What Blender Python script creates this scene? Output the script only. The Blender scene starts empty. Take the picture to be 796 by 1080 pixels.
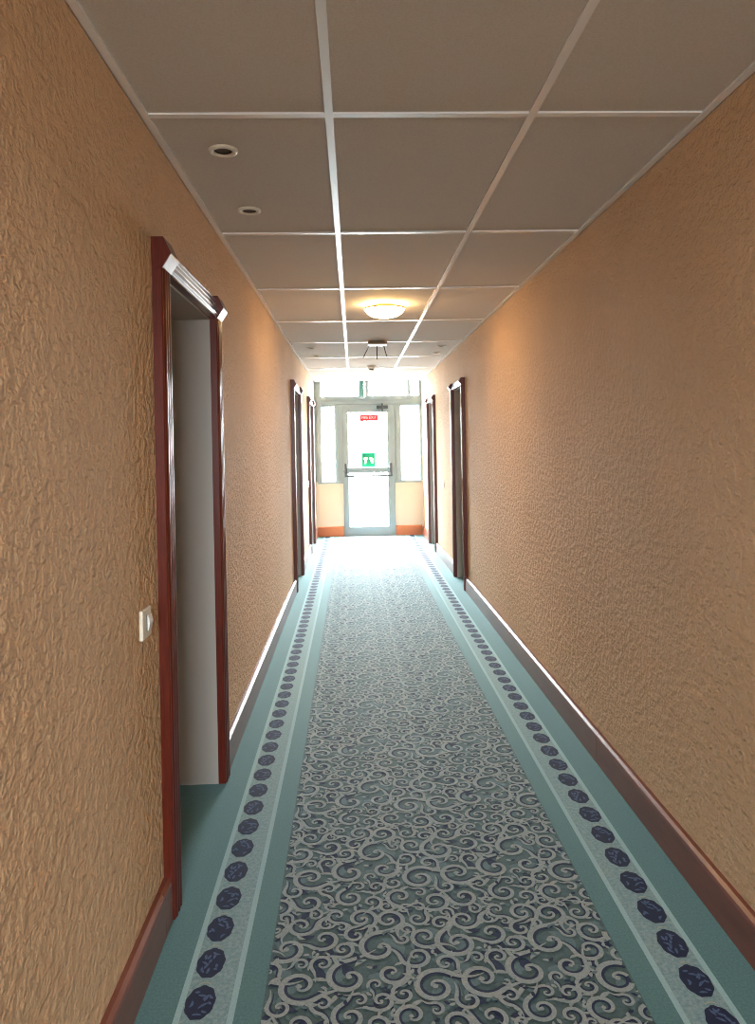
import bpy, bmesh, math, random
from mathutils import Vector, Matrix
PI = math.pi
COL = bpy.context.scene.collection
SC = bpy.context.scene

# ------------------------------------------------------------------ measures (metres)
WL, WR = -0.600, 1.077          # wall faces
HC = 2.400                      # underside of the ceiling grid
Y0, YE = -4.0, 11.30            # corridor ends
EYE = 1.4374
XC = 0.228                      # middle of the carpet pattern

# ------------------------------------------------------------------ materials
def mat(name, col, rough=0.6, metal=0.0, **kw):
    m = bpy.data.materials.new(name); m.use_nodes = True
    b = m.node_tree.nodes['Principled BSDF']
    b.inputs['Base Color'].default_value = (*col, 1)
    b.inputs['Roughness'].default_value = rough
    b.inputs['Metallic'].default_value = metal
    for k, v in kw.items():
        b.inputs[k.replace('_', ' ')].default_value = v
    return m

def nodes(m):
    return m.node_tree.nodes, m.node_tree.links, m.node_tree.nodes['Principled BSDF']

def coords(m, scale=(1, 1, 1)):
    N, L, b = nodes(m)
    tc = N.new('ShaderNodeTexCoord'); mp = N.new('ShaderNodeMapping')
    mp.inputs['Scale'].default_value = scale
    L.new(tc.outputs['Object'], mp.inputs['Vector'])
    return mp.outputs['Vector']

def noise(m, vec, scale, detail=3, rough=.55, dist=0):
    N, L, b = nodes(m)
    n = N.new('ShaderNodeTexNoise'); n.inputs['Scale'].default_value = scale
    n.inputs['Detail'].default_value = detail; n.inputs['Roughness'].default_value = rough
    n.inputs['Distortion'].default_value = dist
    L.new(vec, n.inputs['Vector']); return n.outputs['Fac']

def ramp(m, fac, stops):
    N, L, b = nodes(m)
    r = N.new('ShaderNodeValToRGB'); e = r.color_ramp.elements
    while len(e) < len(stops): e.new(.5)
    for el, (p, c) in zip(e, stops): el.position = p; el.color = (*c, 1)
    L.new(fac, r.inputs['Fac']); return r.outputs['Color']

def bump(m, height, strength, dist):
    N, L, b = nodes(m)
    u = N.new('ShaderNodeBump'); u.inputs['Strength'].default_value = strength
    u.inputs['Distance'].default_value = dist
    L.new(height, u.inputs['Height']); L.new(u.outputs['Normal'], b.inputs['Normal'])

def m_stucco():
    m = mat('ochre_stucco', (.6, .36, .18), .85); N, L, b = nodes(m)
    b.inputs['Specular IOR Level'].default_value = .18
    v = coords(m, (1, .72, .92))
    a = noise(m, v, 40, 1.6, .45, 0); c = noise(m, v, 115, 1.5, .5, 0)
    mix = N.new('ShaderNodeMath'); mix.operation = 'MULTIPLY_ADD'; mix.inputs[1].default_value = .45
    L.new(c, mix.inputs[0]); L.new(a, mix.inputs[2])
    sm = N.new('ShaderNodeMapRange'); sm.interpolation_type = 'SMOOTHSTEP'
    sm.inputs['From Min'].default_value = .52; sm.inputs['From Max'].default_value = .98
    L.new(mix.outputs[0], sm.inputs['Value'])
    bump(m, sm.outputs['Result'], .95, .0072)
    big = noise(m, coords(m), 1.6, 2)
    L.new(ramp(m, big, [(.3, WALLC[0]), (.7, WALLC[1])]), b.inputs['Base Color'])
    return m
WALLC = ((.64, .425, .25), (.70, .475, .29))

def m_tile():
    m = mat('mineral_tile', (.62, .58, .53), .85); N, L, b = nodes(m)
    f = noise(m, coords(m), 260, 2)
    bump(m, f, .25, .0012)
    L.new(ramp(m, noise(m, coords(m), 190, 3, .7), [(.35, (.60, .555, .50)), (.62, (.67, .63, .575))]), b.inputs['Base Color'])
    return m

def m_carpet(name, c1, c2, sc=150, sheen=.5):
    m = mat(name, c1, .78); N, L, b = nodes(m)
    b.inputs['Sheen Weight'].default_value = sheen; b.inputs['Sheen Roughness'].default_value = .38; b.inputs['Sheen Tint'].default_value = (.62, .95, 1, 1)
    b.inputs['Specular IOR Level'].default_value = .3
    f = noise(m, coords(m), sc, 4, .75)
    L.new(ramp(m, f, [(.38, c1), (.62, c2)]), b.inputs['Base Color'])
    bump(m, noise(m, coords(m), 420, 2), .35, .002)
    return m

def m_wood():
    m = mat('mahogany_gloss', (.13, .022, .012), .26, Coat_Weight=.55, Coat_Roughness=.28, Specular_IOR_Level=.25); N, L, b = nodes(m)
    f = noise(m, coords(m, (14, 14, 1)), 9, 4, .6, .6)
    L.new(ramp(m, f, [(.3, (.080, .009, .004)), (.7, (.135, .017, .007))]), b.inputs['Base Color'])
    return m

def m_skirt():
    m = mat('russet_skirting', (.2, .055, .035), .3, Coat_Weight=.35, Coat_Roughness=.2); N, L, b = nodes(m)
    f = noise(m, coords(m, (6, 1.2, 6)), 3, 5, .65, .4)
    L.new(ramp(m, f, [(.3, (.17, .042, .023)), (.7, (.25, .072, .043))]), b.inputs['Base Color'])
    return m

STUCCO = m_stucco(); TILE = m_tile(); WOOD = m_wood(); SKIRT = m_skirt()
GRID = mat('white_grid_metal', (.91, .93, .95), .25, 0, Coat_Weight=1.0, Coat_Roughness=.2)
PLASTER = mat('reveal_plaster', (.40, .37, .335), .75)
WPLAST = mat('white_plastic', (.82, .81, .78), .35)
CREAM = mat('cream_plastic', (.80, .74, .62), .4)
ALU = mat('pale_grey_aluminium', (.29, .37, .40), .55)
DARKM = mat('dark_grey_metal', (.07, .085, .09), .4, .3)
STEEL = mat('satin_grey_bar', (.24, .30, .31), .35, .2)
BLACK = mat('black_plastic', (.012, .012, .012), .45)
FRONT_SHADE = mat('front_shade_brown', (.16, .11, .07), .5)  # shade on the access point's near face, put into the colour
TEAL = mat('teal_paint', (.10, .26, .25), .45)
REDS = mat('sign_red', (.72, .03, .05), .45)
GREENS = mat('sign_green', (.0, .36, .17), .45)
WHITES = mat('sign_white', (.9, .9, .9), .5)
BRASS = mat('brass_ring', (.55, .36, .10), .3, 1.0)
SMOOTHW = mat('cream_plaster', (.78, .67, .55), .7)
DARKH = mat('dark_reflector', (.05, .04, .03), .4, .5)
C_TEAL = m_carpet('carpet_teal', (0.0633, 0.1599, 0.1645), (0.0930, 0.2121, 0.2191))
C_BAND = m_carpet('carpet_band', (0.1490, 0.2661, 0.2845), (0.2881, 0.3992, 0.4321), 90)
C_STRIPE = m_carpet('carpet_stripe', (0.2924, 0.4668, 0.4916), (0.3629, 0.5414, 0.5665))
C_FIELD = m_carpet('carpet_field', (0.0407, 0.0776, 0.0811), (0.0690, 0.1150, 0.1215), 60)
C_CREAM = m_carpet('carpet_cream', (0.2410, 0.2958, 0.3006), (0.3615, 0.3833, 0.3838))
C_NAVY = m_carpet('carpet_navy', (0.0083, 0.0171, 0.0575), (0.0171, 0.0283, 0.0844), sheen=.08)
C_OVAL = m_carpet('carpet_oval', (0.0042, 0.0084, 0.0441), (0.0076, 0.0126, 0.0599), sheen=.08)
C_VEIN = m_carpet('carpet_vein', (0.0429, 0.0741, 0.1793), (0.0858, 0.1326, 0.2737), sheen=.08)
C_MID = m_carpet('carpet_sage', (0.0816, 0.1411, 0.1550), (0.1188, 0.1820, 0.1973))

def m_glass():
    m = bpy.data.materials.new('clear_glazing'); m.use_nodes = True
    N, L = m.node_tree.nodes, m.node_tree.links
    N.remove(N['Principled BSDF'])
    t = N.new('ShaderNodeBsdfTransparent'); t.inputs[0].default_value = (.95, .97, .97, 1)
    g = N.new('ShaderNodeBsdfGlossy'); g.inputs['Roughness'].default_value = .02
    x = N.new('ShaderNodeMixShader'); x.inputs[0].default_value = .05
    L.new(t.outputs[0], x.inputs[1]); L.new(g.outputs[0], x.inputs[2])
    L.new(x.outputs[0], N['Material Output'].inputs[0]); return m
GLASS = m_glass()

def m_emit(name, col, s):
    m = bpy.data.materials.new(name); m.use_nodes = True
    b = m.node_tree.nodes['Principled BSDF']
    b.inputs['Base Color'].default_value = (.9, .88, .82, 1); b.inputs['Roughness'].default_value = .3
    b.inputs['Emission Color'].default_value = (*col, 1); b.inputs['Emission Strength'].default_value = s
    return m
LAMPW = m_emit('lit_opal_glass', (1, .66, .30), 38.0)

# ------------------------------------------------------------------ mesh helper
class MB:
    def __init__(s): s.v = []; s.f = []; s.mi = []; s.sm = []
    def add(s, vs, fs, mi=0, smooth=False):
        o = len(s.v); s.v += [tuple(p) for p in vs]
        for f in fs: s.f.append([i + o for i in f]); s.mi.append(mi); s.sm.append(smooth)
        return s
    def box(s, a, b, mi=0):
        x0, x1 = sorted((a[0], b[0])); y0, y1 = sorted((a[1], b[1])); z0, z1 = sorted((a[2], b[2]))
        return s.add([(x0,y0,z0),(x1,y0,z0),(x1,y1,z0),(x0,y1,z0),(x0,y0,z1),(x1,y0,z1),(x1,y1,z1),(x0,y1,z1)],
                     [(0,3,2,1),(4,5,6,7),(0,1,5,4),(1,2,6,5),(2,3,7,6),(3,0,4,7)], mi)
    def prism(s, poly, fn, t0, t1, mi=0, smooth=False):
        """poly of 2-D points, fn(a, b, t) -> 3-D point, extruded t0..t1"""
        n = len(poly)
        vs = [fn(a, b, t0) for a, b in poly] + [fn(a, b, t1) for a, b in poly]
        return s.add(vs, [(i, (i+1) % n, n+(i+1) % n, n+i) for i in range(n)]+[tuple(range(n-1, -1, -1)), tuple(range(n, 2*n))], mi, smooth)
    def lathe(s, prof, c, axis='z', n=32, mi=0, smooth=True):
        vs = []; m = len(prof)
        for k in range(n):
            a = 2*PI*k/n; ca, sa = math.cos(a), math.sin(a)
            for r, h in prof:
                r = max(r, 1e-5)
                if axis == 'z': p = (c[0]+r*ca, c[1]+r*sa, c[2]+h)
                elif axis == 'y': p = (c[0]+r*ca, c[1]+h, c[2]+r*sa)
                else: p = (c[0]+h, c[1]+r*ca, c[2]+r*sa)
                vs.append(p)
        fs = []
        for k in range(n):
            for i in range(m-1):
                a, b = k*m+i, ((k+1) % n)*m+i
                fs.append((a, b, b+1, a+1))
        return s.add(vs, fs, mi, smooth)
    def tube(s, p, q, r0, r1=None, n=12, mi=0):
        r1 = r0 if r1 is None else r1
        p, q = Vector(p), Vector(q); d = (q-p).normalized()
        u = d.orthogonal().normalized(); w = d.cross(u)
        vs = []
        for k in range(n):
            a = 2*PI*k/n; e = u*math.cos(a)+w*math.sin(a)
            vs += [p+e*r0, q+e*r1]
        return s.add(vs, [(2*k, 2*((k+1) % n), 2*((k+1) % n)+1, 2*k+1) for k in range(n)]+[tuple(2*k for k in range(n)), tuple(2*k+1 for k in range(n-1, -1, -1))], mi)
    def build(s, name, mats, parent=None, bevel=0, loc=None, fix=True):
        me = bpy.data.meshes.new(name)
        off = Vector(loc) if loc is not None else Vector((0, 0, 0))
        me.from_pydata([tuple(Vector(v)-off) for v in s.v], [], s.f)
        if not isinstance(mats, (list, tuple)): mats = [mats]
        for m in mats: me.materials.append(m)
        me.polygons.foreach_set('material_index', s.mi); me.polygons.foreach_set('use_smooth', s.sm)
        if fix:
            bm = bmesh.new(); bm.from_mesh(me)
            bmesh.ops.recalc_face_normals(bm, faces=bm.faces)
            if bevel:
                bmesh.ops.bevel(bm, geom=[e for e in bm.edges if len(e.link_faces) == 2 and e.calc_face_angle(0) > .6], offset=bevel, segments=2, profile=.6, affect='EDGES')
            bm.to_mesh(me); bm.free()
        me.update()
        o = bpy.data.objects.new(name, me); COL.objects.link(o)
        if parent is not None:
            o.parent = parent
            o.location = off - Vector(parent.get('base', (0, 0, 0)))
        else: o.location = off
        return o

def tag(o, label, cat, group=None, kind=None):
    o['label'] = label; o['category'] = cat
    if group: o['group'] = group
    if kind: o['kind'] = kind
    return o
def empty(name, loc, label, cat, group=None, kind=None):
    o = bpy.data.objects.new(name, None); COL.objects.link(o); o.location = loc
    o.empty_display_size = .1; o['base'] = tuple(loc)
    return tag(o, label, cat, group, kind)
def S(o, label, cat): return tag(o, label, cat, kind='structure')
def copy_thing(src, loc, label):
    r = src.copy(); COL.objects.link(r); r.location = loc; r['label'] = label
    if 'base' in r: r['base'] = tuple(loc)
    for ch in list(src.children):
        c = ch.copy(); COL.objects.link(c); c.parent = r
        for g in list(ch.children):
            d = g.copy(); COL.objects.link(d); d.parent = c
    return r

# ------------------------------------------------------------------ carpet (the floor)
def make_floor():
    b = MB()
    X = [(-1.2, XC-.707, 0), (XC-.707, XC-.691, 2), (XC-.691, XC-.572, 1), (XC-.572, XC-.556, 2), (XC-.556, XC-.487, 0),
         (XC-.487, XC+.487, 3), (XC+.487, XC+.556, 0), (XC+.556, XC+.572, 2), (XC+.572, XC+.691, 1), (XC+.691, XC+.707, 2), (XC+.707, 1.7, 0)]
    for x0, x1, mi in X:
        b.add([(x0, Y0-.15, 0), (x1, Y0-.15, 0), (x1, YE+.2, 0), (x0, YE+.2, 0)], [(0, 1, 2, 3)], mi)
    b.box((-1.2, Y0-.15, -.06), (1.7, YE+.2, -.004), 0)
    rnd = random.Random(11)
    def strip(pts, ws, z, mi, clip=None, out=b):
        n = len(pts); vs = []; z += rnd.random()*1.5e-4
        for i, (p, w) in enumerate(zip(pts, ws)):
            a = pts[max(i-1, 0)]; c = pts[min(i+1, n-1)]
            dx, dy = c[0]-a[0], c[1]-a[1]; l = math.hypot(dx, dy) or 1
            nx, ny = -dy/l*w/2, dx/l*w/2
            vs += [(p[0]+nx, p[1]+ny, z), (p[0]-nx, p[1]-ny, z)]
        out.append((vs, [(2*i+1, 2*i+3, 2*i+2, 2*i) for i in range(n-1)], mi))
    # --- one repeat of the scrollwork, wrapped around a TW x TH tile
    TW, TH = .487, .48
    centres = []
    for rad, tries in ((.066, 9), (.048, 400), (.035, 700), (.024, 900), (.015, 700)):
        lim = {.066: 5, .048: 11, .035: 18, .024: 28, .015: 34}[rad]; got = 0
        for _ in range(tries*6):
            x, y = rnd.random()*TW, rnd.random()*TH
            ok = True
            for (cx, cy, cr) in centres:
                dx = abs(x-cx); dx = min(dx, TW-dx); dy = abs(y-cy); dy = min(dy, TH-dy)
                if math.hypot(dx, dy) < (cr+rad)*.84: ok = False; break
            if ok: centres.append((x, y, rad)); got += 1
            if got >= lim: break
    tile = []
    def blob(x, y, a, l, w, z, mi):
        n = 9; pts = []; ws = []
        for i in range(n):
            t = i/(n-1); pts.append((x+math.cos(a+.5*t)*l*t, y+math.sin(a+.5*t)*l*t)); ws.append(w*math.sin(PI*min(1, t*.92+.08))+.0006)
        strip(pts, ws, z, mi, out=tile)
    for (cx, cy, r) in centres:
        a0 = rnd.random()*2*PI; d = rnd.choice((-1, 1))
        if r < .02:
            for k in range(rnd.choice((2, 3))):
                blob(cx, cy, a0+k*2.1, r*1.2, r*.62, .0014, rnd.choice((4, 4, 7, 5)))
            continue
        turns = rnd.uniform(1.0, 1.35) if r > .03 else rnd.uniform(.85, 1.1)
        n = 40 if r > .03 else 26
        def sp(off, k0=0):
            pts = []
            for i in range(n):
                t = i/(n-1)
                rr = r*(.16+.80*t**.9)+off*(.4+.6*t)
                a = a0+d*turns*2*PI*t
                pts.append((cx+rr*math.cos(a), cy+rr*math.sin(a)))
            # the tail swings outward in the other sense
            p = pts[-1]; a = a0+d*turns*2*PI+d*PI/2
            l = r*1.5/8
            x, y = p; da = -d*rnd_t
            for i in range(8):
                a += da; x += math.cos(a)*l; y += math.sin(a)*l; pts.append((x, y))
            return pts
        rnd_t = rnd.uniform(.03, .22)
        W = .0042+.125*r
        pts = sp(0)
        ws = [W*(.55+.75*math.sin(PI*min(1, i/n*.62))) if i < n else W*1.2*(1-(i-n)/8.2) for i in range(len(pts))]
        # bulb at the heart of the scroll
        strip(pts, ws, .0014, 4, out=tile)
        blob(pts[0][0], pts[0][1], a0+PI, r*.26, r*.26, .0017, 4)
        pn = sp(-W*.95)
        wn = [W*1.15*math.sin(PI*min(1, .12+.9*i/len(pn)))**.7 for i in range(len(pn))]
        strip(pn, wn, .0010, 5, out=tile)
        if r > .03:      # navy leaf shading beside the scroll, small hooks growing from it
            aa = a0+d*turns*2*PI*.8
            blob(cx+r*1.02*math.cos(aa), cy+r*1.02*math.sin(aa), aa+d*1.2, r*.95, r*.42, .0008, 5)
            for k in range(3):
                ab = a0+d*turns*2*PI*(.62+.16*k)
                blob(cx+r*.92*math.cos(ab), cy+r*.92*math.sin(ab), ab+d*.7, r*.62, r*.20, .0012, rnd.choice((4, 4, 7)))
            blob(cx, cy, rnd.random()*6.3, r*.8, r*.5, .0005, rnd.choice((7, 5)))
    # sage clouds under it all
    for k in range(14):
        blob(rnd.random()*TW, rnd.random()*TH, rnd.random()*6.3, .09, .045, .0003, 7)
    nrow = int((YE-.02-(-1.0))/TH)+1
    for row in range(nrow):
        yb = YE-.02-(row+1)*TH
        for colm in range(-1, 3):
            xb = XC-.487+colm*TW
            for vs, fs, mi in tile:
                vv = [(xb+x, yb+y, z+4e-5*(row % 2)+2e-5*(colm % 2)) for x, y, z in vs]
                if max(v[0] for v in vv) < XC-.485 or min(v[0] for v in vv) > XC+.485: continue
                ok = [XC-.486 < x < XC+.486 and y < YE-.002 for x, y, z in vv]
                keep = [q for q in fs if all(ok[i] for i in q)]
                if not keep: continue
                use = sorted({i for q in keep for i in q}); mp = {i: j for j, i in enumerate(use)}
                b.add([vv[i] for i in use], [[mp[i] for i in q] for q in keep], mi)
    # --- the two bands of ovals
    leafs = []
    for side in (-1, 1):
        xo = XC+side*.651
        k = 0; y = 11.22
        while y > .6:
            n = 30; vs = [(xo, y, .0004)]
            for i in range(n):
                a = 2*PI*i/n; q = 1+.035*math.sin(9*a)
                vs.append((xo+.0385*q*math.cos(a), y+.0585*q*math.sin(a), .0004))
            b.add(vs, [(0, 1+i, 1+(i+1) % n) for i in range(n)], 6)
            rr = random.Random(k % 3)
            out = []
            for j in range(11):
                for _ in range(30):
                    px, py = rr.uniform(-.026, .026), rr.uniform(-.045, .045)
                    if (px/.030)**2+(py/.049)**2 < 1: break
                an = rr.random()*6.3; ln = rr.uniform(.016, .030); cv = rr.uniform(-1.4, 1.4)
                pts = []; qx, qy = px, py
                for t in range(6):
                    if (qx/.033)**2+(qy/.052)**2 > 1: break
                    pts.append((xo+qx, y+qy)); qx += math.cos(an)*ln/5; qy += math.sin(an)*ln/5; an += cv/5
                if len(pts) > 2:
                    k2 = len(pts)-1
                    strip(pts, [.0012+.0068*math.sin(PI*(i+.3)/(k2+.6)) for i in range(len(pts))], .0009, 8, out=out)
            # pale crescent at the head of every oval
            strip([(xo+.017*math.cos(a), y+.057+.012*math.sin(a)) for a in [PI*(.1+.8*i/6) for i in range(7)]], [.001, .003, .004, .004, .004, .003, .001], .0005, 9, out=out)
            for vs, fs, mi in out: b.add(vs, fs, mi)
            y -= .1436; k += 1
    o = b.build('floor', [C_TEAL, C_BAND, C_STRIPE, C_FIELD, C_CREAM, C_NAVY, C_OVAL, C_MID, C_VEIN, C_PALE], fix=False)
    S(o, 'teal patterned carpet floor with cream scrolls and two bands of navy ovals', 'floor')
C_PALE = m_carpet('carpet_pale', (0.3327, 0.3644, 0.2692), (0.4119, 0.4356, 0.3327))
make_floor()

# ------------------------------------------------------------------ walls with door recesses
HEADZ = 1.975
DOORS = [  # side, near outer, near inner, far inner, far outer, top, label
    ('L', 2.220, 2.315, 3.105, 3.205, 2.076, 'large doorway with mahogany frame in the left wall beside the near light switch'),
    ('L', 7.060, 7.155, 7.990, 8.090, 2.070, 'middle mahogany framed doorway of the left wall, beyond the long bare stretch'),
    ('L', 9.560, 9.655, 10.50, 10.60, 2.075, 'mahogany framed doorway of the left wall next to the glazed exit door'),
    ('R', 6.920, 7.010, 7.665, 7.755, 2.055, 'mahogany framed doorway of the right wall, the wider one towards the viewer'),
    ('R', 9.420, 9.510, 10.235, 10.325, 2.055, 'narrow looking mahogany framed doorway of the right wall next to the exit'),
]
DEPTH = .36
def wall(side):
    W = WL if side == 'L' else WR; o = -1 if side == 'L' else 1
    b = MB(); y = Y0
    for d in [d for d in DOORS if d[0] == side]:
        b.box((W, y, 0), (W+o*.22, d[2]-.03, HC+.08))
        b.box((W, d[2]-.03, HEADZ+.03), (W+o*.22, d[3]+.03, HC+.08)); y = d[3]+.03
    b.box((W, y, 0), (W+o*.22, YE+.12, HC+.08))
    return b.build('wall_left' if side == 'L' else 'wall_right', STUCCO)
S(wall('L'), 'ochre rough stucco wall along the left of the corridor', 'wall')
S(wall('R'), 'ochre rough stucco wall along the right of the corridor', 'wall')

def fluted(w, d, n, amp):
    """outline (along width, protrusion) of a reeded board"""
    pts = [(0, 0), (0, d-.004)]
    e = .010
    pts += [(.003, d)]
    span = w-2*e
    for k in range(n):
        for i in range(9):
            t = i/8
            pts.append((e+span*(k+t)/n, d+amp*math.sin(PI*t)))
    pts += [(w-.003, d), (w, d-.004), (w, 0)]
    return pts

def doorway(i, side, a, bn, c, e, top, label):
    W = WL if side == 'L' else WR; s = 1 if side == 'L' else -1
    root = empty('door_%d' % i, (W, (a+e)/2, 0), label, 'doorway', kind='structure')
    P = lambda d: W+s*d
    zb = 1.982
    for (y0, y1) in ((a, bn), (c, e)):
        m = MB(); w = y1-y0
        m.prism(fluted(w, .031, 3, .005), lambda u, d, t: (P(d), y0+u, t), 0, zb)
        m.build('door_post', WOOD, root)
        m = MB()
        hz = top-zb
        prof = [(0, zb), (.034, zb), (.058, zb+hz*.40), (.060, zb+hz*.46), (.036, top), (0, top)]
        m.prism(prof, lambda d, z, t: (P(d), t, z), y0-.004, y1+.004)
        m.build('corner_block', WOOD, root, bevel=.0015)
    # reeded head board between the corner blocks
    m = MB(); hz = top-zb
    pts = [(0, zb), (.030, zb)]
    for k in range(4):
        for q in range(9):
            t = q/8; f = (k+t)/4
            pts.append((.028-.014*f+.0105*max(0, math.sin(PI*(t*1.5-.25))), zb+.006+(hz-.010)*f))
    pts += [(.012, top), (0, top)]
    m.prism(pts, lambda d, z, t: (P(d), t, z), bn+.004, c-.004)
    m.build('head_board', WOOD, root)
    # plaster reveals and soffit of the recess
    q = MB()
    q.box((P(.0), c, 0), (P(-DEPTH), c+.03, HEADZ+.03)); q.box((P(.0), bn, 0), (P(-DEPTH), bn-.03, HEADZ+.03))
    q.build('reveal', PLASTER, root)
    q = MB(); q.box((P(0), bn, HEADZ), (P(-DEPTH), c, HEADZ+.03)); q.build('soffit', PLASTER, root)
    # the room door at the back of the recess, with its lever handle
    q = MB(); q.box((P(-DEPTH+.06), bn, .004), (P(-DEPTH+.015), c, HEADZ))
    for z0, z1 in ((.18, .85), (1.0, 1.82)):
        q.box((P(-DEPTH+.066), bn+.12, z0), (P(-DEPTH+.055), c-.12, z1))
    leaf = q.build('door_leaf', WOOD, root, bevel=.002)
    h = MB(); h.box((P(-DEPTH+.06), c-.10, .93), (P(-DEPTH+.068), c-.055, 1.12))
    h.tube((P(-DEPTH+.066), c-.078, 1.04), (P(-DEPTH+.105), c-.078, 1.04), .009)
    h.tube((P(-DEPTH+.10), c-.07, 1.04), (P(-DEPTH+.10), c-.18, 1.04), .008)
    ho = h.build('door_handle', BRASS); ho.parent = leaf
for i, d in enumerate(DOORS, 1): doorway(i, *d)

# skirting
def skirting(side):
    W = WL if side == 'L' else WR; s = 1 if side == 'L' else -1
    b = MB(); y = Y0
    prof = [(0, 0), (.026, 0), (.026, .113), (.023, .122), (.012, .129), (0, .131)]
    spans = []
    for d in [d for d in DOORS if d[0] == side]:
        spans.append((y, d[1])); y = d[4]
    spans.append((y, YE))
    for y0, y1 in spans:
        cuts = [y0]; t = 3.18-2.44*4 if side == 'R' else -.3
        while t < y1:
            if t > y0+.1: cuts.append(t)
            t += 2.44
        cuts.append(y1)
        for u, v in zip(cuts, cuts[1:]):
            b.prism(prof, lambda d, z, t: (W+s*d, t, z), u+(.0012 if u != y0 else 0), v-(.0012 if v != y1 else 0))
    return b.build('baseboard_left' if side == 'L' else 'baseboard_right', SKIRT)
S(skirting('L'), 'dark russet glossy skirting along the left wall', 'baseboard')
S(skirting('R'), 'dark russet glossy skirting along the right wall', 'baseboard')

# ------------------------------------------------------------------ ceiling
TY = [2.135+1.195*k for k in range(-6, 8)]
GX = [-.053, .547]
def make_ceiling():
    xs = [WL-.05]+GX+[WR+.05]; ys = [Y0]+[t for t in TY if Y0 < t < YE]+[YE+.1]
    b = MB(); g = .006
    for x0, x1 in zip(xs, xs[1:]):
        for y0, y1 in zip(ys, ys[1:]):
            b.box((x0+g, y0+g, HC+.007), (x1-g, y1-g, HC+.022))
    b.box((WL-.2, Y0, HC+.03), (WR+.2, YE+.1, HC+.06))
    o = b.build('ceiling', TILE, bevel=0)
    S(o, 'suspended ceiling of beige grey mineral tiles in a white grid', 'ceiling')
    q = MB(); w = .012
    for x in GX:
        q.box((x-w, Y0, HC), (x+w, YE+.1, HC+.0065)); q.box((x-.003, Y0, HC+.006), (x+.003, YE+.1, HC+.03))
    for y in TY:
        for x0, x1 in zip(xs, xs[1:]):
            q.box((x0+(w if x0 in GX else 0), y-w, HC+.0004), (x1-(w if x1 in GX else 0), y+w, HC+.0065))
    q.build('ceiling_grid', GRID, o)
make_ceiling()
def angle(W, s, name, lab):
    b = MB(); b.box((W, Y0, HC-.002), (W+s*.024, YE, HC+.006)); b.box((W, Y0, HC-.002), (W+s*.002, YE, HC+.03))
    S(b.build(name, GRID), lab, 'trim')
angle(WL, 1, 'trim_1', 'white metal edge strip where the ceiling meets the left wall')
angle(WR, -1, 'trim_2', 'white metal edge strip where the ceiling meets the right wall')

# ------------------------------------------------------------------ glazed end wall
SILL = .85
YG = YE+.05            # plane of the glazing
def end_wall():
    b = MB()
    b.box((WL-.1, YE, 0), (-.165, YE+.12, SILL)); b.box((.640, YE, 0), (WR+.1, YE+.12, SILL))
    S(b.build('wall_end', SMOOTHW), 'pale cream low wall under the side windows at the corridor end', 'wall')
    for k, (x0, x1, lab) in enumerate(((WL+.026, -.165, 'short orange russet skirting left of the exit door'), (.640, WR-.026, 'short orange russet skirting right of the exit door'))):
        q = MB(); q.prism([(0, 0), (.026, 0), (.026, .135), (.02, .145), (0, .15)], lambda d, z, t: (t, YE-d, z), x0, x1)
        S(q.build('baseboard_end' if k == 0 else 'baseboard_end.001', SKIRT2), lab, 'baseboard')
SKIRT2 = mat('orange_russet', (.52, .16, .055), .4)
end_wall()

def frame_ring(b, x0, x1, z0, z1, w, y0, y1, mi=0):
    b.box((x0, y0, z0), (x0+w, y1, z1), mi); b.box((x1-w, y0, z0), (x1, y1, z1), mi)
    b.box((x0+w, y0, z0), (x1-w, y1, z0+w), mi); b.box((x0+w, y0, z1-w), (x1-w, y1, z1), mi)

# fixed framework: jambs, mullions, transom
b = MB()
F0, F1 = YE-.01, YE+.09
b.box((WL, F0, SILL), (-.560, F1, HC+.03))                 # left jamb
b.box((-.560, F0-.015, SILL), (-.500, F1, HC+.03))
b.box((1.045, F0, SILL), (WR, F1, HC+.03))
b.box((-.275, F0, SILL), (-.150, F1, 2.03)); b.box((-.262, F0-.012, SILL), (-.238, F0, 2.03))
b.box((-.165, F0, 0), (-.150, F1, SILL)); b.box((.626, F0, 0), (.640, F1, SILL))
b.box((.626, F0, SILL), (.735, F1, 2.03)); b.box((.665, F0-.012, SILL), (.685, F0, 2.03))
b.box((-.500, F0, 2.03), (1.045, F1, 2.165))               # transom
b.box((-.500, F0-.02, 2.050), (1.045, F0, 2.085))
b.box((-.500, F0-.012, 2.12), (.89, F0, 2.165))
b.box((-.56, F0-.03, SILL-.03), (-.165, F1, SILL)); b.box((.640, F0-.03, SILL-.03), (1.06, F1, SILL))
b.box((.200, F0-.005, 2.165), (.240, F1, HC+.03))
b.box((.865, F0-.005, 2.165), (.895, F1, HC+.03))
S(b.build('trim_3', ALU, bevel=.0015), 'pale grey aluminium framework of mullions and transom around the exit door', 'window frame')
b = MB(); b.box((.106, F0-.005, 2.165), (.176, F1-.02, HC+.02))
S(b.build('trim_4', TEAL, bevel=.002), 'teal upright bar between the two windows above the exit door', 'trim')

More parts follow.
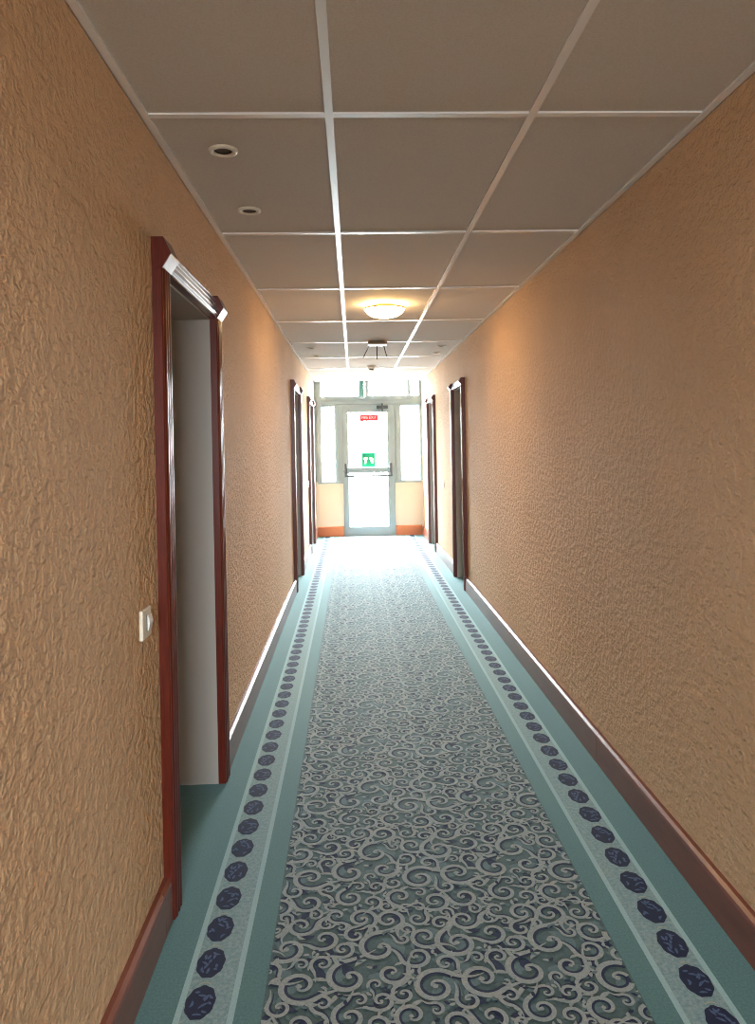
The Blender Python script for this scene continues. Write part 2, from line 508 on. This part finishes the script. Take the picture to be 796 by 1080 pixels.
def window(n, x0, x1, z0, z1, lab, w=.022):
    root = empty('window_%d' % n, ((x0+x1)/2, YG, z0), lab, 'window', kind='structure')
    f = MB(); frame_ring(f, x0, x1, z0, z1, w, F0+.012, F1-.02); f.build('window_frame', ALU, root, bevel=.002)
    g = MB(); g.box((x0+w-.004, YG-.002, z0+w-.004), (x1-w+.004, YG+.002, z1-w+.004)); g.build('pane', GLASS, root)
window(1, -.500, -.275, SILL, 2.03, 'tall bright side window left of the exit door', .012)
window(2, .735, 1.045, SILL, 2.03, 'tall bright side window right of the exit door', .012)
window(3, -.500, .112, 2.165, HC+.02, 'wide low window above the left half of the exit door', .012)
window(4, .240, .865, 2.165, HC+.02, 'wide low window above the right half of the exit door', .012)
window(5, .895, 1.045, 2.165, HC+.02, 'small squarish window in the top corner next to the right wall', .010)
b = MB(); b.box((.170, YG-.002, 2.165), (.200, YG+.002, HC+.02)); S(b.build('window_6', GLASS), 'thin strip of glass between the teal bar and the grey mullion', 'window')

# exit door
DX0, DX1, DZ1 = -.150, .626, 2.03
door = empty('door_6', ((DX0+DX1)/2, YG, 0), 'glazed exit door with pale grey frame and a push bar at the corridor end', 'door', kind='structure')
b = MB(); D0, D1 = F0-.010, F0+.055
GX0, GX1, GZ0, GZ1 = -.087, .540, .135, 1.930
b.box((DX0-.008, D0, .012), (GX0, D1-.02, DZ1+.008)); b.box((GX1, D0, .012), (DX1+.008, D1-.02, DZ1+.008))
b.box((GX0, D0, .012), (GX1, D1-.02, GZ0)); b.box((GX0, D0, GZ1), (GX1, D1-.02, DZ1+.008))
b.build('door_frame', ALU, door, bevel=.003)
b = MB(); b.box((GX0-.004, D0+.024, GZ0-.004), (GX1+.004, D0+.030, GZ1+.004)); b.build('pane', GLASS, door)
b = MB(); frame_ring(b, GX0-.001, GX1+.001, GZ0-.001, GZ1+.001, .010, D0+.002, D1-.01); b.build('glazing_bead', ALU, door)
b = MB(); b.box((DX0, F0-.02, -.002), (DX1, F1, .011)); b.build('threshold', ALU, door)
pb = MB(); pb.box((GX0-.02, D0-.055, .985), (GX1+.02, D0-.018, 1.063))
push = pb.build('push_bar', STEEL, door, bevel=.006, )
q = MB(); q.tube((GX0-.02, D0-.05, .934), (GX1+.02, D0-.05, .934), .014); o = q.build('lower_rod', DARKM); o.parent = push
for x0, x1 in ((-.140, -.104), (.556, .594)):
    q = MB(); q.box((x0, D0-.075, .922), (x1, D0, 1.128)); q.box((x0+.006, D0-.083, .96), (x1-.006, D0-.07, 1.09))
    o = q.build('bar_bracket', DARKM, bevel=.004); o.parent = push
q = MB(); q.lathe([(0, -.022), (.020, -.020), (.022, 0), (.013, .006), (.013, .05)], (-.145, D0-.055, 1.02), 'y', 20)
q.build('lock_knob', STEEL, door)
# door closer
q = MB(); q.box((.372, D0-.048, 1.972), (.545, D0, 2.022)); cl = q.build('door_closer', DARKM, door, bevel=.005)
q = MB(); q.box((.446, D0-.052, 1.925), (.470, D0-.012, 2.05)); q.box((.452, D0-.06, 2.035), (.464, F0-.002, 2.06)); o = q.build('closer_arm', DARKM, bevel=.003); o.parent = cl
q = MB(); q.box((.392, D0-.022, 1.928), (.440, D0, 1.958)); o = q.build('closer_shoe', STEEL, bevel=.003); o.parent = cl
q = MB(); q.box((.236, D0+.0195, 1.550), (.262, D0+.0235, 1.580)); q.build('small_sticker', DARKM, door)

# signs on the door's glass
def text_mesh(txt, size, cx, cz, y, name, m, parent, width=None):
    cu = bpy.data.curves.new(name, 'FONT'); cu.body = txt; cu.size = size; cu.align_x = 'CENTER'; cu.align_y = 'CENTER'; cu.extrude = .0006
    ob = bpy.data.objects.new(name, cu); COL.objects.link(ob)
    dg = bpy.context.evaluated_depsgraph_get(); me = bpy.data.meshes.new_from_object(ob.evaluated_get(dg))
    bpy.data.objects.remove(ob); bpy.data.curves.remove(cu)
    xs = [v.co.x for v in me.vertices]; sx = width/(max(xs)-min(xs)) if width else 1
    for v in me.vertices: v.co = (v.co.x*sx, -v.co.z, v.co.y)
    me.materials.clear(); me.materials.append(m)
    o = bpy.data.objects.new(name, me); COL.objects.link(o); o.parent = parent
    o.location = Vector((cx, y, cz))-parent.location
    return o
ys = D0+.0235
b = MB(); b.box((.111, ys-.003, 1.785), (.391, ys, 1.888))
sg = tag(b.build('red_sign', REDS, bevel=.001, loc=(.251, ys, 1.795)), 'small red sign with white lettering at the top of the glazed exit door', 'sign')
sg['base'] = tuple(sg.location)
text_mesh('FIRE EXIT', .062, .251, 1.838, ys-.0036, 'lettering', WHITES, sg, .225)
b = MB(); b.box((.124, ys-.003, 1.066), (.337, ys, 1.290))
gs = tag(b.build('green_sign', GREENS, bevel=.001, loc=(.2305, ys, 1.072)), 'square green safety sign with two white pictograms just above the push bar', 'sign')
gs['base'] = tuple(gs.location)
def picto(pts, name):
    q = MB(); q.prism(pts, lambda x, z, t: (.131+.199*x, t, 1.283-.211*z), ys-.0045, ys-.0028); q.build(name, WHITES, gs)
picto([(.08, .40), (.14, .30), (.24, .27), (.34, .29), (.44, .28), (.47, .36), (.44, .46), (.38, .50), (.36, .60), (.33, .74), (.28, .80), (.17, .78), (.20, .62), (.17, .48), (.10, .47)], 'pictogram')
picto([(.53, .34), (.60, .28), (.70, .29), (.80, .32), (.90, .38), (.92, .48), (.93, .60), (.90, .72), (.84, .77), (.70, .73), (.66, .60), (.60, .48), (.54, .43)], 'pictogram')

# ------------------------------------------------------------------ far end behind the viewer: unseen, with a window added to light the near walls
b = MB(); RX0, RX1, RZ0, RZ1 = -.40, .90, 1.25, 2.20
b.box((WL-.1, Y0-.12, 0), (WR+.1, Y0, RZ0)); b.box((WL-.1, Y0-.12, RZ1), (WR+.1, Y0, HC+.08)); b.box((WL-.1, Y0-.12, RZ0), (RX0, Y0, RZ1)); b.box((RX1, Y0-.12, RZ0), (WR+.1, Y0, RZ1))
S(b.build('wall_back', STUCCO), 'ochre stucco wall around the added window behind the viewer', 'wall')
bk = empty('window_7', (.25, Y0, 1.25), 'unseen two light window added behind the viewer to brighten the near walls', 'window', kind='structure')
b = MB(); frame_ring(b, RX0, RX1, RZ0, RZ1, .05, Y0-.09, Y0-.02); b.box((.225, Y0-.09, RZ0+.05), (.275, Y0-.02, RZ1-.05)); b.build('window_frame', ALU, bk, bevel=.002)
b = MB(); b.box((RX0+.045, Y0-.058, RZ0+.045), (RX1-.045, Y0-.052, RZ1-.045)); b.build('pane', GLASS, bk)

# ------------------------------------------------------------------ ceiling lamp
lamp = empty('ceiling_lamp', (.236, 5.07, HC), 'lit round opal glass lamp under the corridor ceiling', 'lamp')
b = MB(); b.lathe([(0, 0), (.070, 0), (.070, -.018), (.05, -.020), (0, -.020)], (.236, 5.07, HC-.0005), n=40); b.build('base_plate', BRASS, lamp)
b = MB()
pr = [(.138, -.022), (.142, -.026), (.138, -.034), (.122, -.055), (.095, -.072), (.06, -.083), (.025, -.088), (0, -.089)]
inn = [(r*.96, h+.004) for r, h in reversed(pr)]
b.lathe(pr, (.236, 5.07, HC), n=48); b.lathe(inn, (.236, 5.07, HC), n=48)
b.lathe([(.138, -.022), (.138*.96, -.018)], (.236, 5.07, HC), n=48)
sh = b.build('lamp_shade', LAMPW, lamp)
b = MB()
for k in range(3):
    a = 1.57+k*2.094
    b.tube((.236+.065*math.cos(a), 5.07+.065*math.sin(a), HC-.012), (.236+.137*math.cos(a), 5.07+.137*math.sin(a), HC-.020), .004)
b.lathe([(.143, -.018), (.1455, -.022), (.1455, -.028), (.142, -.030)], (.236, 5.07, HC), n=48)
b.build('shade_holder', BRASS, lamp)

# ------------------------------------------------------------------ wireless access point with three drooping aerials
ax, ay = .245, 6.90
ap = empty('access_point', (ax, ay, HC), 'small flat box with three thin black aerials under the ceiling beyond the lamp', 'network device')
b = MB(); b.box((ax-.09, ay-.06, HC-.030), (ax+.09, ay+.09, HC)); b.build('housing', WPLAST, ap, bevel=.006)
b = MB(); b.box((ax-.091, ay-.066, HC-.024), (ax+.091, ay-.058, HC-.0005)); b.build('shaded_front_strip', FRONT_SHADE, ap, bevel=.001)  # shadowed near face of the housing, painted as a brown strip
for p, q in (((-.075, .07), (-.135, -.135)), ((0, .07), (0, -.150)), ((.065, .07), (.100, -.145))):
    b = MB(); b.tube((ax+p[0], ay+.085, HC-.022), (ax+q[0], ay+.13, HC+q[1]), .005, .0042); b.build('aerial', BLACK, ap)

# ------------------------------------------------------------------ smoke detector
sx, sy = .245, 9.05
sd = empty('smoke_detector', (sx, sy, HC), 'small round white smoke detector under the ceiling before the exit', 'detector')
b = MB(); b.lathe([(0, 0), (.058, 0), (.058, -.014), (.052, -.020), (0, -.020)], (sx, sy, HC), n=32); b.build('mounting_base', WPLAST, sd)
b = MB(); b.lathe([(.046, -.018), (.046, -.034), (.030, -.036), (.030, -.048), (.022, -.056), (0, -.058)], (sx, sy, HC), n=32); b.build('sensor_head', WPLAST, sd)
b = MB(); b.lathe([(.0305, -.037), (.0325, -.039), (.0325, -.045), (.0305, -.047)], (sx, sy, HC), n=32); b.build('vent_ring', DARKM, sd)

# ------------------------------------------------------------------ recessed spotlights
def spotlight(x, y, lab):
    r = empty('recessed_spotlight', (x, y, HC+.007), lab, 'spotlight', 'unlit recessed spotlights')
    z = HC+.007
    b = MB(); b.lathe([(.030, -.002), (.033, -.008), (.040, -.009), (.046, -.006), (.048, 0)], (x, y, z), n=36); b.lathe([(.030, -.002), (.028, .006)], (x, y, z), n=36); b.build('trim_ring', CREAM, r)
    b = MB(); b.lathe([(.0285, -.003), (.026, -.0005), (.020, -.0003), (.0, -.0003)], (x, y, z), n=36); ref = b.build('reflector', DARKH, r)
    return r
s0 = spotlight(-.408, 2.395, 'unlit round ceiling spotlight closest to the viewer, over the large left doorway')
for x, y, lab in ((-.410, 3.005, 'second unlit ceiling spotlight, just beyond the one over the large left doorway'),
                  (-.410, 7.29, 'tiny unlit ceiling spotlight by the left wall beyond the lamp, nearer of two'),
                  (-.390, 7.93, 'tiny unlit ceiling spotlight by the left wall beyond the lamp, farther of two'),
                  (.907, 7.29, 'tiny unlit ceiling spotlight by the right wall beyond the lamp, nearer of two'),
                  (.916, 7.84, 'tiny unlit ceiling spotlight by the right wall beyond the lamp, farther of two')):
    copy_thing(s0, (x, y, HC+.007), lab)

# ------------------------------------------------------------------ light switches
def light_switch(W, s, y, z, lab):
    r = empty('light_switch', (W, y, z), lab, 'switch', 'white wall light switches')
    b = MB(); b.box((W, y-.043, z), (W+s*.011, y+.043, z+.084)); b.build('switch_plate', CREAM, r, bevel=.004)
    b = MB(); b.prism([(.008, .020), (.015, .020), (.020, .042), (.014, .064), (.008, .064)], lambda d, h, t: (W+s*d, t, z+h), y-.004, y+.030)
    b.build('rocker', WPLAST, r, bevel=.001)
    b = MB(); b.box((W+s*.0105, y-.008, z+.020), (W+s*.0125, y-.0045, z+.064)); b.build('rocker_gap', DARKM, r)
    return r
light_switch(WL, 1, 2.062, .902, 'white light switch on the left wall beside the large doorway')
light_switch(WL, 1, 9.43, .885, 'tiny white light switch before the last doorway of the left wall')
light_switch(WR, -1, 8.68, .885, 'tiny white light switch between the two doorways of the right wall')

# ------------------------------------------------------------------ daylight
w = bpy.data.worlds.new('overcast'); SC.world = w; w.use_nodes = True
bg = w.node_tree.nodes['Background']; bg.inputs[1].default_value = 92.0
_N, _L = w.node_tree.nodes, w.node_tree.links          # overcast sky above, duller pale ground below the horizon
_tc = _N.new('ShaderNodeTexCoord'); _sx = _N.new('ShaderNodeSeparateXYZ'); _cr = _N.new('ShaderNodeValToRGB'); _mr = _N.new('ShaderNodeMapRange')
_mr.inputs['From Min'].default_value = -1; _mr.inputs['From Max'].default_value = 1
_cr.color_ramp.elements[0].position = .44; _cr.color_ramp.elements[0].color = (.15, .15, .15, 1)
_cr.color_ramp.elements[1].position = .53; _cr.color_ramp.elements[1].color = (.90, .96, 1.0, 1)
_L.new(_tc.outputs['Generated'], _sx.inputs[0]); _L.new(_sx.outputs['Z'], _mr.inputs['Value']); _L.new(_mr.outputs[0], _cr.inputs[0]); _L.new(_cr.outputs[0], bg.inputs[0])
def portal(loc, rx, sx, sy, name):
    l = bpy.data.lights.new(name, 'AREA'); l.shape = 'RECTANGLE'; l.size = sx; l.size_y = sy; l.energy = 1; l.cycles.is_portal = True
    o = bpy.data.objects.new(name, l); COL.objects.link(o); o.location = loc; o.rotation_euler = (rx, 0, 0); o['kind'] = 'helper'
portal((.24, YE+.10, 1.22), -PI/2, 1.68, 2.44, 'window_portal')
portal((.25, Y0-.13, 1.725), PI/2, 1.3, .95, 'fill_window_portal')  # guides daylight through the added window behind the viewer

# ------------------------------------------------------------------ camera
yaw, pitch, roll = 0.03321696, -0.0033361, -0.0187963
cy, sy_, cp, sp, cr, sr = math.cos(yaw), math.sin(yaw), math.cos(pitch), math.sin(pitch), math.cos(roll), math.sin(roll)
f = Vector((sy_*cp, cy*cp, sp)); r = Vector((cy, -sy_, 0)); u = r.cross(f)
R2, U2 = cr*r+sr*u, -sr*r+cr*u
cam = bpy.data.cameras.new('camera'); co = bpy.data.objects.new('camera', cam); COL.objects.link(co)
M = Matrix((R2, U2, -f)).transposed().to_4x4(); M.translation = (0, 0, EYE); co.matrix_world = M
cam.sensor_width = 36; cam.sensor_fit = 'AUTO'; cam.lens = 765*36/1080; cam.shift_y = -70/1080
cam.clip_start = .02
SC.camera = co
SC.view_settings.view_transform = 'Standard'; SC.view_settings.look = 'None'
SC.view_settings.gamma = 1; SC.view_settings.use_curve_mapping = False
SC.view_settings.exposure = 0.40
SC.cycles.max_bounces = 16; SC.cycles.diffuse_bounces = 12; SC.cycles.transparent_max_bounces = 16
SC.cycles.use_denoising = True
SC.cycles.filter_width = 1.0
SC.cycles.sample_clamp_indirect = 10
